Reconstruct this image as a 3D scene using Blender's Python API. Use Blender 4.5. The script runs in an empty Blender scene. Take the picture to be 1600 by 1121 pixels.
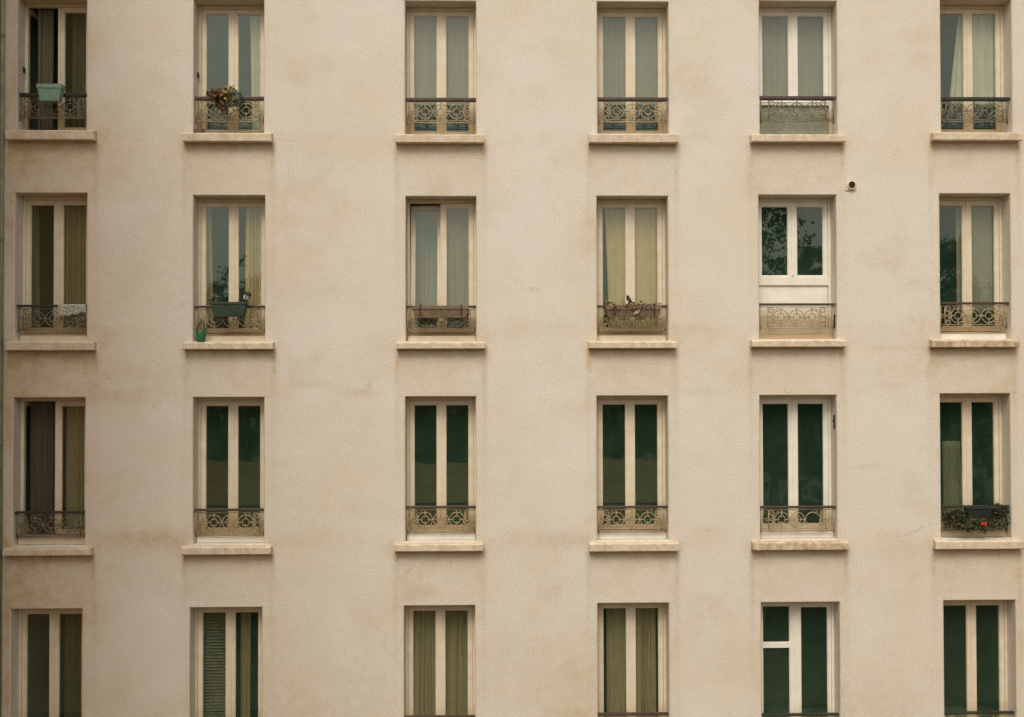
import bpy, math, random
from mathutils import Vector, Matrix, noise

random.seed(7)
SC = bpy.context.scene
COL = SC.collection
PI = math.pi
EYE = 9.5                                   # camera height above the courtyard, metres

# ------------------------------------------------------------------ camera
cam_data = bpy.data.cameras.new("camera")
cam_data.sensor_width = 36.0
cam_data.lens = 36.0 * 1580.0 / 1600.0
cam_data.clip_start = 0.1
cam_data.clip_end = 500.0
cam = bpy.data.objects.new("camera", cam_data)
COL.objects.link(cam)
yaw, pit, rol = math.radians(-1.2086), math.radians(0.8628), math.radians(0.1452)
rot = Matrix.Rotation(yaw, 3, 'Z') @ Matrix.Rotation(pit, 3, 'X') @ Matrix.Rotation(rol, 3, 'Y') @ Matrix.Rotation(PI / 2, 3, 'X')
cam.matrix_world = Matrix.Translation((0, -16, EYE)) @ rot.to_4x4()
SC.camera = cam

# ------------------------------------------------------------------ sky, sun, exposure
SUN_EL, SUN_AZ = math.radians(55), math.radians(-13.5)    # in front of the facade, from the upper left
world = bpy.data.worlds.new("World")
SC.world = world
world.use_nodes = True
wn, wl = world.node_tree.nodes, world.node_tree.links
wn.clear()
sky = wn.new("ShaderNodeTexSky")
sky.sky_type = 'NISHITA'
sky.sun_disc = False
sky.sun_elevation = SUN_EL
sky.sun_rotation = PI - SUN_AZ
sky.air_density = 1.0
sky.dust_density = 4.0
hsv = wn.new("ShaderNodeHueSaturation")
hsv.inputs["Saturation"].default_value = 0.22
tint = wn.new("ShaderNodeMix")
tint.data_type = 'RGBA'
tint.blend_type = 'MULTIPLY'
tint.inputs[0].default_value = 1.0
tint.inputs[7].default_value = (1.0, 0.935, 0.83, 1)
bg = wn.new("ShaderNodeBackground")
bg.inputs["Strength"].default_value = 0.15
wout = wn.new("ShaderNodeOutputWorld")
wl.new(sky.outputs[0], hsv.inputs["Color"])
wl.new(hsv.outputs[0], tint.inputs[6])
wl.new(tint.outputs[2], bg.inputs["Color"])
wl.new(bg.outputs[0], wout.inputs[0])

sun_data = bpy.data.lights.new("sun", 'SUN')
sun_data.energy = 1.3
sun_data.angle = math.radians(26)
sun_data.color = (1.0, 0.95, 0.82)
sun = bpy.data.objects.new("sun", sun_data)
COL.objects.link(sun)
sdir = Vector((math.sin(SUN_AZ) * math.cos(SUN_EL), -math.cos(SUN_AZ) * math.cos(SUN_EL), math.sin(SUN_EL)))
sun.rotation_euler = sdir.to_track_quat('Z', 'Y').to_euler()
sun.location = sdir * 60

SC.view_settings.view_transform = 'Standard'
SC.view_settings.look = 'None'
SC.view_settings.gamma = 1.0
SC.view_settings.exposure = 0.20
SC.cycles.max_bounces = 10
SC.cycles.transparent_max_bounces = 16


# ------------------------------------------------------------------ materials
def mat(name, color, rough=0.7, var=0.12, scale=8.0, bump=0.0, bscale=60.0, metal=0.0, second=None, island=0.0, detail=5):
    m = bpy.data.materials.new(name)
    m.use_nodes = True
    n, l = m.node_tree.nodes, m.node_tree.links
    b = n["Principled BSDF"]
    b.inputs["Roughness"].default_value = rough
    b.inputs["Metallic"].default_value = metal
    tc = n.new("ShaderNodeTexCoord")
    nz = n.new("ShaderNodeTexNoise")
    nz.inputs["Scale"].default_value = scale
    nz.inputs["Detail"].default_value = detail
    l.new(tc.outputs["Object"], nz.inputs["Vector"])
    mx = n.new("ShaderNodeMix")
    mx.data_type = 'RGBA'
    c2 = second if second else tuple(c * (1 - 2 * var) for c in color)
    c1 = color if second else tuple(min(1, c * (1 + var)) for c in color)
    mx.inputs[6].default_value = (*c1, 1)
    mx.inputs[7].default_value = (*c2, 1)
    rp = n.new("ShaderNodeMapRange")
    rp.inputs[1].default_value = 0.3
    rp.inputs[2].default_value = 0.7
    l.new(nz.outputs["Fac"], rp.inputs[0])
    l.new(rp.outputs[0], mx.inputs[0])
    out = mx.outputs[2]
    if island:
        g = n.new("ShaderNodeNewGeometry")
        h = n.new("ShaderNodeHueSaturation")
        r2 = n.new("ShaderNodeMapRange")
        r2.inputs[3].default_value = 1 - island
        r2.inputs[4].default_value = 1 + island
        l.new(g.outputs["Random Per Island"], r2.inputs[0])
        l.new(r2.outputs[0], h.inputs["Value"])
        l.new(out, h.inputs["Color"])
        out = h.outputs[0]
    l.new(out, b.inputs["Base Color"])
    if bump:
        bn = n.new("ShaderNodeTexNoise")
        bn.inputs["Scale"].default_value = bscale
        bn.inputs["Detail"].default_value = 4
        l.new(tc.outputs["Object"], bn.inputs["Vector"])
        bp = n.new("ShaderNodeBump")
        bp.inputs["Strength"].default_value = bump
        bp.inputs["Distance"].default_value = 0.01
        l.new(bn.outputs["Fac"], bp.inputs["Height"])
        l.new(bp.outputs[0], b.inputs["Normal"])
    return m


def weathered(m, low, high, grime, amount):
    """old grime on the foot of a window: height above the sill, broken up by noise."""
    n, l = m.node_tree.nodes, m.node_tree.links
    b = n["Principled BSDF"]
    src = b.inputs["Base Color"].links[0].from_socket
    tc = n.new("ShaderNodeTexCoord")
    sp = n.new("ShaderNodeSeparateXYZ")
    l.new(tc.outputs["Object"], sp.inputs[0])
    nz = n.new("ShaderNodeTexNoise")
    nz.inputs["Scale"].default_value = 9
    nz.inputs["Detail"].default_value = 8
    l.new(tc.outputs["Object"], nz.inputs["Vector"])
    ad = n.new("ShaderNodeMath")
    ad.operation = 'MULTIPLY_ADD'
    ad.inputs[1].default_value = 0.35
    l.new(nz.outputs["Fac"], ad.inputs[0])
    l.new(sp.outputs["Z"], ad.inputs[2])
    mr = n.new("ShaderNodeMapRange")
    mr.inputs[1].default_value = low
    mr.inputs[2].default_value = high
    mr.inputs[3].default_value = amount
    mr.inputs[4].default_value = 0.0
    l.new(ad.outputs[0], mr.inputs[0])
    mx = n.new("ShaderNodeMix")
    mx.data_type = 'RGBA'
    l.new(mr.outputs[0], mx.inputs[0])
    l.new(src, mx.inputs[6])
    mx.inputs[7].default_value = (*grime, 1)
    l.new(mx.outputs[2], b.inputs["Base Color"])
    return m


def stucco_mat(name, base, warm, dirt_shade):
    """rough-cast render: grains, broad mottling, and soiling and shade painted in the mesh attribute 'stain_shade'."""
    m = bpy.data.materials.new(name)
    m.use_nodes = True
    n, l = m.node_tree.nodes, m.node_tree.links
    b = n["Principled BSDF"]
    b.inputs["Roughness"].default_value = 0.92
    b.inputs["Specular IOR Level"].default_value = 0.15
    tc = n.new("ShaderNodeTexCoord")

    def nz(sc, det, ro=0.5):
        k = n.new("ShaderNodeTexNoise")
        k.inputs["Scale"].default_value = sc
        k.inputs["Detail"].default_value = det
        k.inputs["Roughness"].default_value = ro
        l.new(tc.outputs["Object"], k.inputs["Vector"])
        return k.outputs["Fac"]

    def rng(s, a, bb, c, d):
        k = n.new("ShaderNodeMapRange")
        for i, v in enumerate((a, bb, c, d)):
            k.inputs[i + 1].default_value = v
        l.new(s, k.inputs[0])
        return k.outputs[0]

    def mix(fac, a, bcol, blend='MIX'):
        k = n.new("ShaderNodeMix")
        k.data_type = 'RGBA'
        k.blend_type = blend
        if isinstance(fac, float):
            k.inputs[0].default_value = fac
        else:
            l.new(fac, k.inputs[0])
        if isinstance(a, tuple):
            k.inputs[6].default_value = (*a, 1)
        else:
            l.new(a, k.inputs[6])
        if isinstance(bcol, tuple):
            k.inputs[7].default_value = (*bcol, 1)
        else:
            l.new(bcol, k.inputs[7])
        return k.outputs[2]

    broad = rng(nz(0.55, 6, 0.6), 0.40, 0.68, 0.0, 0.7)
    c = mix(broad, base, warm)
    patch = rng(nz(2.2, 7, 0.65), 0.52, 0.72, 0.0, 0.35)
    c = mix(patch, c, warm)
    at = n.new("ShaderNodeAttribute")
    at.attribute_name = "stain_shade"
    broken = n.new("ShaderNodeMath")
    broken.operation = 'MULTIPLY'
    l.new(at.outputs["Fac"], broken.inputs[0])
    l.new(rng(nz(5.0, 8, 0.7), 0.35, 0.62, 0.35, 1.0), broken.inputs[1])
    c = mix(broken.outputs[0], c, dirt_shade)
    # grains of the rough-cast
    g1 = nz(70.0, 2, 0.6)
    k = n.new("ShaderNodeHueSaturation")
    l.new(rng(g1, 0.3, 0.7, 0.70, 1.28), k.inputs["Value"])
    l.new(c, k.inputs["Color"])
    c = k.outputs[0]
    speck = rng(nz(26.0, 2, 0.5), 0.70, 0.76, 0.0, 0.5)
    c = mix(speck, c, tuple(x * 0.55 for x in dirt_shade))
    # a few hairline cracks
    dz = n.new("ShaderNodeTexNoise")
    dz.inputs["Scale"].default_value = 2.5
    dz.inputs["Detail"].default_value = 5
    l.new(tc.outputs["Object"], dz.inputs["Vector"])
    va = n.new("ShaderNodeMix")
    va.data_type = 'RGBA'
    va.blend_type = 'ADD'
    va.inputs[0].default_value = 0.5
    l.new(tc.outputs["Object"], va.inputs[6])
    l.new(dz.outputs["Color"], va.inputs[7])
    vo = n.new("ShaderNodeTexVoronoi")
    vo.feature = 'DISTANCE_TO_EDGE'
    vo.inputs["Scale"].default_value = 0.55
    l.new(va.outputs[2], vo.inputs["Vector"])
    ck = n.new("ShaderNodeMath")
    ck.operation = 'MULTIPLY'
    l.new(rng(vo.outputs["Distance"], 0.0, 0.005, 0.8, 0.0), ck.inputs[0])
    l.new(rng(nz(0.8, 3, 0.5), 0.58, 0.66, 0.0, 0.35), ck.inputs[1])
    c = mix(ck.outputs[0], c, tuple(x * 0.5 for x in dirt_shade))
    l.new(c, b.inputs["Base Color"])
    bp = n.new("ShaderNodeBump")
    bp.inputs["Strength"].default_value = 0.5
    bp.inputs["Distance"].default_value = 0.012
    l.new(nz(45.0, 4, 0.7), bp.inputs["Height"])
    bp2 = n.new("ShaderNodeBump")
    bp2.inputs["Strength"].default_value = 0.2
    bp2.inputs["Distance"].default_value = 0.08
    l.new(nz(1.6, 3, 0.5), bp2.inputs["Height"])
    l.new(bp.outputs[0], bp2.inputs["Normal"])
    l.new(bp2.outputs[0], b.inputs["Normal"])
    return m


def glass_mat(name, refl=0.16, tintc=(0.94, 0.95, 0.90), rough=0.0):
    m = bpy.data.materials.new(name)
    m.use_nodes = True
    n, l = m.node_tree.nodes, m.node_tree.links
    n.clear()
    o = n.new("ShaderNodeOutputMaterial")
    tr = n.new("ShaderNodeBsdfTransparent")
    tr.inputs[0].default_value = (*tintc, 1)
    gl = n.new("ShaderNodeBsdfGlossy")
    gl.inputs["Color"].default_value = (0.93, 1.0, 0.89, 1)
    gl.inputs["Roughness"].default_value = rough
    tc = n.new("ShaderNodeTexCoord")
    nz = n.new("ShaderNodeTexNoise")
    nz.inputs["Scale"].default_value = 2.2
    nz.inputs["Detail"].default_value = 1
    l.new(tc.outputs["Object"], nz.inputs["Vector"])
    bp = n.new("ShaderNodeBump")
    bp.inputs["Strength"].default_value = 0.05
    bp.inputs["Distance"].default_value = 0.02
    l.new(nz.outputs["Fac"], bp.inputs["Height"])
    l.new(bp.outputs[0], gl.inputs["Normal"])
    fr = n.new("ShaderNodeFresnel")
    fr.inputs["IOR"].default_value = 1.5
    mr = n.new("ShaderNodeMapRange")
    mr.inputs[1].default_value = 0.04
    mr.inputs[2].default_value = 1.0
    mr.inputs[3].default_value = refl
    mr.inputs[4].default_value = 1.0
    l.new(fr.outputs[0], mr.inputs[0])
    mx = n.new("ShaderNodeMixShader")
    ge = n.new("ShaderNodeNewGeometry")
    fb = n.new("ShaderNodeMath")                # only the outer skin of each sheet mirrors
    fb.operation = 'SUBTRACT'
    fb.use_clamp = True
    l.new(mr.outputs[0], fb.inputs[0])
    l.new(ge.outputs["Backfacing"], fb.inputs[1])
    l.new(fb.outputs[0], mx.inputs[0])
    l.new(tr.outputs[0], mx.inputs[1])
    l.new(gl.outputs[0], mx.inputs[2])
    # a green dusty film on the glass, added to lift the dark panes
    du = n.new("ShaderNodeBsdfDiffuse")
    du.inputs[0].default_value = (0.28, 0.66, 0.46, 1)
    dn = n.new("ShaderNodeTexNoise")
    dn.inputs["Scale"].default_value = 3.0
    dn.inputs["Detail"].default_value = 6
    l.new(tc.outputs["Object"], dn.inputs["Vector"])
    dm = n.new("ShaderNodeMapRange")
    dm.inputs[3].default_value = 0.006
    dm.inputs[4].default_value = 0.034
    l.new(dn.outputs["Fac"], dm.inputs[0])
    m3 = n.new("ShaderNodeMixShader")
    l.new(dm.outputs[0], m3.inputs[0])
    l.new(mx.outputs[0], m3.inputs[1])
    l.new(du.outputs[0], m3.inputs[2])
    l.new(m3.outputs[0], o.inputs[0])
    return m


def cloth_mat(name, color, sheer=0.0, trans=0.35, lace=False):
    m = bpy.data.materials.new(name)
    m.use_nodes = True
    n, l = m.node_tree.nodes, m.node_tree.links
    n.clear()
    o = n.new("ShaderNodeOutputMaterial")
    tc = n.new("ShaderNodeTexCoord")
    nz = n.new("ShaderNodeTexNoise")
    nz.inputs["Scale"].default_value = 6
    nz.inputs["Detail"].default_value = 6
    l.new(tc.outputs["Object"], nz.inputs["Vector"])
    mc = n.new("ShaderNodeMix")
    mc.data_type = 'RGBA'
    mc.inputs[6].default_value = (*color, 1)
    mc.inputs[7].default_value = (*[c * 0.75 for c in color], 1)
    l.new(nz.outputs["Fac"], mc.inputs[0])
    d = n.new("ShaderNodeBsdfDiffuse")
    t = n.new("ShaderNodeBsdfTranslucent")
    l.new(mc.outputs[2], d.inputs[0])
    l.new(mc.outputs[2], t.inputs[0])
    mx = n.new("ShaderNodeMixShader")
    mx.inputs[0].default_value = trans
    l.new(d.outputs[0], mx.inputs[1])
    l.new(t.outputs[0], mx.inputs[2])
    last = mx.outputs[0]
    if sheer or lace:
        tr = n.new("ShaderNodeBsdfTransparent")
        m2 = n.new("ShaderNodeMixShader")
        m2.inputs[0].default_value = sheer
        if lace:
            vo = n.new("ShaderNodeTexVoronoi")
            vo.inputs["Scale"].default_value = 38
            l.new(tc.outputs["Object"], vo.inputs["Vector"])
            rp = n.new("ShaderNodeMapRange")
            rp.inputs[1].default_value = 0.25
            rp.inputs[2].default_value = 0.45
            rp.inputs[3].default_value = 0.75
            rp.inputs[4].default_value = 0.0
            l.new(vo.outputs["Distance"], rp.inputs[0])
            l.new(rp.outputs[0], m2.inputs[0])
        l.new(last, m2.inputs[1])
        l.new(tr.outputs[0], m2.inputs[2])
        last = m2.outputs[0]
    l.new(last, o.inputs[0])
    return m


M = dict(
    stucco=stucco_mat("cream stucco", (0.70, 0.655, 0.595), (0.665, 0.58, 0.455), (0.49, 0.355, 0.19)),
    side=stucco_mat("red ochre render", (0.46, 0.255, 0.085), (0.40, 0.215, 0.07), (0.24, 0.14, 0.06)),
    frame=mat("aged cream paint", (0.74, 0.67, 0.54), 0.5, scale=5, second=(0.64, 0.54, 0.39), bump=0.1, bscale=30),
    white=mat("white paint", (0.80, 0.76, 0.67), 0.45, 0.05, scale=4, bump=0.08, bscale=30),
    sill=mat("weathered sill stone", (0.67, 0.58, 0.46), 0.9, scale=7, second=(0.53, 0.42, 0.30), bump=0.4, bscale=50, detail=8),
    flaked=mat("flaking sill stone", (0.66, 0.56, 0.42), 0.9, scale=9, second=(0.34, 0.24, 0.14), bump=0.6, bscale=40, detail=9),
    rail=mat("brown handrail paint", (0.075, 0.045, 0.03), 0.5, 0.25, scale=20),
    rail_dark=mat("dark green handrail paint", (0.03, 0.035, 0.022), 0.5, 0.25, scale=20),
    iron=mat("ochre ironwork paint", (0.45, 0.37, 0.225), 0.55, scale=25, second=(0.24, 0.18, 0.10)),
    iron_dark=mat("dulled ironwork paint", (0.22, 0.20, 0.135), 0.55, scale=25, second=(0.12, 0.105, 0.065)),
    dark_metal=mat("dark metal", (0.03, 0.027, 0.022), 0.5, 0.2, metal=0.3),
    glass=glass_mat("window glass", 0.085),
    obscure=glass_mat("obscured glass", 0.12, (0.7, 0.75, 0.62), 0.35),
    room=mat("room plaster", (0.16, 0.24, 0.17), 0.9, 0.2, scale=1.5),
    voile=cloth_mat("white net", (0.56, 0.51, 0.45), 0.45, 0.3),
    sheer=cloth_mat("white sheer fabric", (0.74, 0.70, 0.62), 0.22, 0.15),
    yellow=cloth_mat("straw yellow fabric", (0.64, 0.49, 0.29), 0.0, 0.15),
    olive=cloth_mat("olive fabric", (0.44, 0.345, 0.215)),
    dull=cloth_mat("grey green fabric", (0.25, 0.235, 0.165)),
    brown=cloth_mat("dark brown fabric", (0.165, 0.14, 0.10)),
    blind=mat("olive slats", (0.105, 0.10, 0.065), 0.7, 0.2, scale=5),
    lace=cloth_mat("white lace", (0.62, 0.62, 0.52), 0.0, 0.2, True),
    teal=mat("pale turquoise plastic", (0.22, 0.37, 0.29), 0.45, 0.12, scale=12),
    bottle=mat("dark green plastic", (0.03, 0.06, 0.04), 0.45, 0.2, scale=12),
    grey_green=mat("grey green plastic", (0.12, 0.17, 0.13), 0.5, 0.15, scale=12),
    can=mat("bright green plastic", (0.025, 0.13, 0.05), 0.4, 0.2, scale=14),
    terra=mat("rusty brown plastic", (0.21, 0.145, 0.085), 0.7, scale=14, second=(0.12, 0.08, 0.05)),
    drab=mat("drab brown plastic", (0.22, 0.145, 0.08), 0.7, scale=14, second=(0.12, 0.085, 0.05)),
    navy=mat("blackish plastic", (0.016, 0.024, 0.022), 0.5, 0.2),
    soil=mat("dry soil", (0.11, 0.07, 0.04), 0.95, 0.3, scale=40, bump=0.6, bscale=70),
    leaf=mat("leaves", (0.055, 0.085, 0.03), 0.6, 0.2, island=0.6),
    leaf_yellow=mat("yellowing leaves", (0.36, 0.30, 0.08), 0.6, 0.2, island=0.5),
    leaf_dry=mat("dry red brown leaves", (0.23, 0.125, 0.06), 0.7, 0.2, island=0.6),
    leaf_dark=mat("dark mixed leaves", (0.05, 0.048, 0.02), 0.7, 0.2, island=0.7),
    twig=mat("brown twigs", (0.12, 0.075, 0.04), 0.8, 0.2),
    petal=mat("red petals", (0.85, 0.075, 0.05), 0.5, 0.1, island=0.2),
    tag=mat("card", (0.50, 0.44, 0.33), 0.6, 0.05),
    lamp_glass=mat("milky lamp glass", (0.62, 0.57, 0.42), 0.3, 0.1),
    pipe=mat("grey green pipe paint", (0.20, 0.215, 0.13), 0.5, 0.15, scale=6),
    hole=mat("hole_shade", (0.025, 0.017, 0.012), 0.9, 0.1),  # near-black colour painted for the shade inside the vent
    grass=mat("dry brown earth", (0.12, 0.072, 0.03), 0.95, 0.2, scale=0.8, second=(0.075, 0.06, 0.025)),
    tree=cloth_mat("tree leaves", (0.12, 0.21, 0.075), 0.0, 0.32),
    bark=mat("bark", (0.07, 0.055, 0.04), 0.9, 0.2),
    tiles=mat("brown roof tiles", (0.62, 0.43, 0.18), 0.85, 0.15, scale=3, bump=0.5, bscale=8),
    garage=mat("ochre render", (0.52, 0.38, 0.17), 0.9, 0.1, scale=2),
    door=mat("faded door paint", (0.12, 0.13, 0.09), 0.6, 0.1),
)


# ------------------------------------------------------------------ mesh helpers
class MB:
    """collects boxes, tubes and leaves and links them as one mesh object."""

    def __init__(self):
        self.v, self.f = [], []

    def quad(self, a, b, c, d):
        i = len(self.v)
        self.v += [tuple(a), tuple(b), tuple(c), tuple(d)]
        self.f.append((i, i + 1, i + 2, i + 3))

    def box(self, x0, x1, y0, y1, z0, z1):
        i = len(self.v)
        self.v += [(x0, y0, z0), (x1, y0, z0), (x1, y1, z0), (x0, y1, z0), (x0, y0, z1), (x1, y0, z1), (x1, y1, z1), (x0, y1, z1)]
        self.f += [(i, i + 3, i + 2, i + 1), (i + 4, i + 5, i + 6, i + 7), (i, i + 1, i + 5, i + 4), (i + 1, i + 2, i + 6, i + 5), (i + 2, i + 3, i + 7, i + 6), (i + 3, i, i + 4, i + 7)]

    def frustum(self, x0, x1, y0, y1, z0, z1, dx, dy):
        """a tapered box, narrower by dx, dy at the bottom on every side."""
        i = len(self.v)
        self.v += [(x0 + dx, y0 + dy, z0), (x1 - dx, y0 + dy, z0), (x1 - dx, y1 - dy, z0), (x0 + dx, y1 - dy, z0), (x0, y0, z1), (x1, y0, z1), (x1, y1, z1), (x0, y1, z1)]
        self.f += [(i, i + 3, i + 2, i + 1), (i + 4, i + 5, i + 6, i + 7), (i, i + 1, i + 5, i + 4), (i + 1, i + 2, i + 6, i + 5), (i + 2, i + 3, i + 7, i + 6), (i + 3, i, i + 4, i + 7)]

    def tube(self, pts, r, n=6, closed=False):
        pts = [Vector(p) for p in pts]
        k = len(pts)
        base = len(self.v)
        rs = r if isinstance(r, (list, tuple)) else [r] * k
        for i, p in enumerate(pts):
            a = pts[(i - 1) % k] if (closed or i > 0) else p
            b = pts[(i + 1) % k] if (closed or i < k - 1) else p
            t = (b - a).normalized()
            u = Vector((0, 1, 0)) if abs(t.y) < 0.9 else Vector((1, 0, 0))
            s = t.cross(u).normalized()
            w = s.cross(t).normalized()
            for j in range(n):
                q = p + (s * math.cos(2 * PI * j / n) + w * math.sin(2 * PI * j / n)) * rs[i]
                self.v.append(tuple(q))
        for i in range(k if closed else k - 1):
            i2 = (i + 1) % k
            for j in range(n):
                j2 = (j + 1) % n
                self.f.append((base + i * n + j, base + i * n + j2, base + i2 * n + j2, base + i2 * n + j))
        if not closed:
            self.f.append(tuple(base + j for j in range(n))[::-1])
            self.f.append(tuple(base + (k - 1) * n + j for j in range(n)))

    def lathe(self, c, prof, n=16, axis=(0, 0, 1)):
        """profile of (radius, height) spun about an axis through c."""
        q = Vector((0, 0, 1)).rotation_difference(Vector(axis).normalized())
        base = len(self.v)
        for (r, h) in prof:
            for j in range(n):
                a = 2 * PI * j / n
                self.v.append(tuple(Vector(c) + q @ Vector((r * math.cos(a), r * math.sin(a), h))))
        for i in range(len(prof) - 1):
            for j in range(n):
                j2 = (j + 1) % n
                self.f.append((base + i * n + j, base + i * n + j2, base + (i + 1) * n + j2, base + (i + 1) * n + j))
        self.f.append(tuple(base + j for j in range(n))[::-1])
        self.f.append(tuple(base + (len(prof) - 1) * n + j for j in range(n)))

    def leaf(self, p, size, d=None, thin=0.5):
        d = d or Vector((random.gauss(0, 1), random.gauss(0, 1), random.gauss(0, 1))).normalized()
        s = d.cross(Vector((random.gauss(0, 1), random.gauss(0, 1), random.gauss(0, 1)))).normalized() * size * thin
        up = d.cross(s).normalized() * size * 0.12
        p = Vector(p)
        self.quad(p, p + d * size * 0.5 + s + up, p + d * size, p + d * size * 0.5 - s + up)

    def build(self, name, material, parent=None, loc=(0, 0, 0), smooth=False, bevel=0.0):
        me = bpy.data.meshes.new(name)
        me.from_pydata(self.v, [], self.f)
        me.update()
        me.materials.append(material)
        if smooth:
            me.shade_smooth()
        o = bpy.data.objects.new(name, me)
        COL.objects.link(o)
        o.location = loc
        if parent:
            o.parent = parent
        if bevel:
            b = o.modifiers.new("soft edges", 'BEVEL')
            b.width = bevel
            b.segments = 2
            b.limit_method = 'ANGLE'
        return o


def tag(o, label=None, cat=None, group=None, kind=None):
    if label:
        o["label"] = label
    if cat:
        o["category"] = cat
    if group:
        o["group"] = group
    if kind:
        o["kind"] = kind
    return o


def empty(name, loc, label, cat, group=None):
    o = bpy.data.objects.new(name, None)
    COL.objects.link(o)
    o.location = loc
    return tag(o, label, cat, group)


# ------------------------------------------------------------------ the windows of the facade, in metres
# (row from the top, column from the left): opening left, right, top, handrail top, opening bottom, sill left, sill right, sill underside
WIN = {
    (1, 1): (-7.439, -6.356, 15.457, 13.958, 13.342, -7.555, -6.187, 13.172),
    (1, 2): (-4.682, -3.574, 15.437, 13.910, 13.305, -4.820, -3.430, 13.150),
    (1, 3): (-1.348, -0.222, 15.424, 13.901, 13.291, -1.492, -0.100, 13.138),
    (1, 4): (1.708, 2.849, 15.427, 13.918, 13.309, 1.562, 2.971, 13.145),
    (1, 5): (4.306, 5.556, 15.454, 13.946, 13.305, 4.141, 5.640, 13.164),
    (1, 6): (7.230, 8.388, 15.505, 13.940, 13.343, 7.044, 8.472, 13.196),
    (2, 1): (-7.462, -6.341, 12.357, 10.606, 10.033, -7.551, -6.184, 9.880),
    (2, 2): (-4.683, -3.555, 12.323, 10.591, 10.021, -4.807, -3.402, 9.890),
    (2, 3): (-1.340, -0.225, 12.311, 10.587, 10.015, -1.479, -0.088, 9.891),
    (2, 4): (1.690, 2.827, 12.319, 10.589, 10.019, 1.546, 2.933, 9.894),
    (2, 5): (4.278, 5.524, 12.341, 10.617, 10.039, 4.125, 5.628, 9.909),
    (2, 6): (7.190, 8.336, 12.363, 10.632, 10.034, 7.000, 8.395, 9.898),
    (3, 1): (-7.476, -6.357, 9.143, 7.359, 6.820, -7.570, -6.213, 6.691),
    (3, 2): (-4.678, -3.567, 9.140, 7.382, 6.833, -4.827, -3.434, 6.691),
    (3, 3): (-1.350, -0.237, 9.140, 7.408, 6.856, -1.515, -0.124, 6.720),
    (3, 4): (1.678, 2.813, 9.143, 7.392, 6.851, 1.545, 2.947, 6.701),
    (3, 5): (4.275, 5.507, 9.145, 7.378, 6.852, 4.122, 5.649, 6.705),
    (3, 6): (7.172, 8.303, 9.162, 7.373, 6.855, 7.032, 8.436, 6.703),
    (4, 1): (-7.499, -6.391, 5.843, 4.053, 3.538, -7.593, -6.228, 3.427),
    (4, 2): (-4.721, -3.596, 5.846, 4.081, 3.568, -4.859, -3.455, 3.447),
    (4, 3): (-1.374, -0.254, 5.849, 4.101, 3.579, -1.538, -0.141, 3.462),
    (4, 4): (1.678, 2.812, 5.866, 4.116, 3.592, 1.543, 2.941, 3.470),
    (4, 5): (4.278, 5.534, 5.861, 4.081, 3.585, 4.122, 5.672, 3.462),
    (4, 6): (7.199, 8.359, 5.871, 4.084, 3.586, 7.056, 8.495, 3.462),
}
FY = 0.27            # depth of the window frames behind the wall face
RY = 0.09            # depth of the railings
X0, X1 = -7.64, 13.0
Z0, Z1 = 0.0, 21.0

# ------------------------------------------------------------------ the apartment building
house = empty("apartment_building", (0, 0, 0), "cream stuccoed apartment house with four rows of tall windows behind iron railings", "building")


def stain_shade_at(x, z):
    s = 0.0
    for (r, c), w in WIN.items():
        L, R, T, H, B, sl, sr, sb = w
        # drips from the two ends of a sill and faint soiling plus painted sill shadow below it
        if z < sb:
            d = sb - z
            for xe, k in ((sl, 0.52), (sr, 0.66)):
                s += k * math.exp(-((x - xe) / 0.035) ** 2) * math.exp(-d / 1.3)
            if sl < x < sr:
                s += 0.60 * math.exp(-d / 0.13) + 0.16 * math.exp(-d / 0.9) + (0.10 if d < 0.75 else 0.0)  # the steepest term paints the shadow under the sill
        # grime around the sill ends and along the jambs
        for xe in (sl, sr):
            s += 0.30 * math.exp(-((x - xe) / 0.13) ** 2 - ((z - sb - 0.06) / 0.13) ** 2)
        if B < z < T:
            for xe in (L, R):
                s += 0.20 * math.exp(-abs(x - xe) / 0.05)
        if z > T and L - 0.1 < x < R + 0.1:
            s += 0.16 * math.exp(-(z - T) / 0.06)
    # the floor bands, where damp shows through
    for zb, k in ((6.85, 0.42), (9.55, 0.20), (10.15, 0.22), (3.7, 0.3), (13.2, 0.12)):
        n = noise.noise(Vector((x * 0.55, zb, 3.1))) + 0.35
        wob = 0.10 * noise.noise(Vector((x * 0.9, 7.7, zb)))
        s += max(0, n) * k * math.exp(-((z - zb - wob) / 0.16) ** 2)
    # tan patches, with light fall-off painted in, by the wing and on lower storeys
    falloff = 0.55 + 1.3 * noise.fractal(Vector((x * 0.5, z * 0.6, 9.2)), 1.0, 2.0, 6)
    s += 0.70 * max(0.0, min(1.0, falloff)) * max(math.exp(-max(0.0, x - X0) / 1.6), 0.8 * math.exp(-max(0.0, z - 3.2) / 1.8))
    p = noise.fractal(Vector((x * 0.8, z * 1.1, 1.7)), 1.0, 2.0, 5)
    s += max(0, p - 0.25) * 0.5
    for (px, pz, rx, rz, k) in ((-5.9, 9.15, 0.75, 0.14, 0.5), (-2.75, 9.35, 0.30, 0.06, 0.4), (-2.05, 9.2, 0.25, 0.05, 0.6), (-1.92, 9.31, 0.05, 0.04, 0.8), (-5.3, 6.95, 0.9, 0.12, 0.5), (3.3, 9.2, 0.3, 0.05, 0.4), (3.1, 10.2, 0.5, 0.10, 0.3), (6.3, 9.9, 0.35, 0.06, 0.4), (6.4, 9.3, 0.3, 0.05, 0.4), (3.4, 7.0, 0.18, 0.03, 0.5), (-1.3, 6.42, 0.04, 0.03, 0.9), (-1.1, 6.3, 0.02, 0.02, 0.9), (6.0, 8.0, 0.4, 0.05, 0.3)):
        wob = 0.5 * noise.noise(Vector((x * 5, z * 5, px)))
        s += k * math.exp(-((x - px) / rx) ** 2 - ((z - pz) / rz + wob) ** 2)
    return min(1.0, s)


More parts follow.
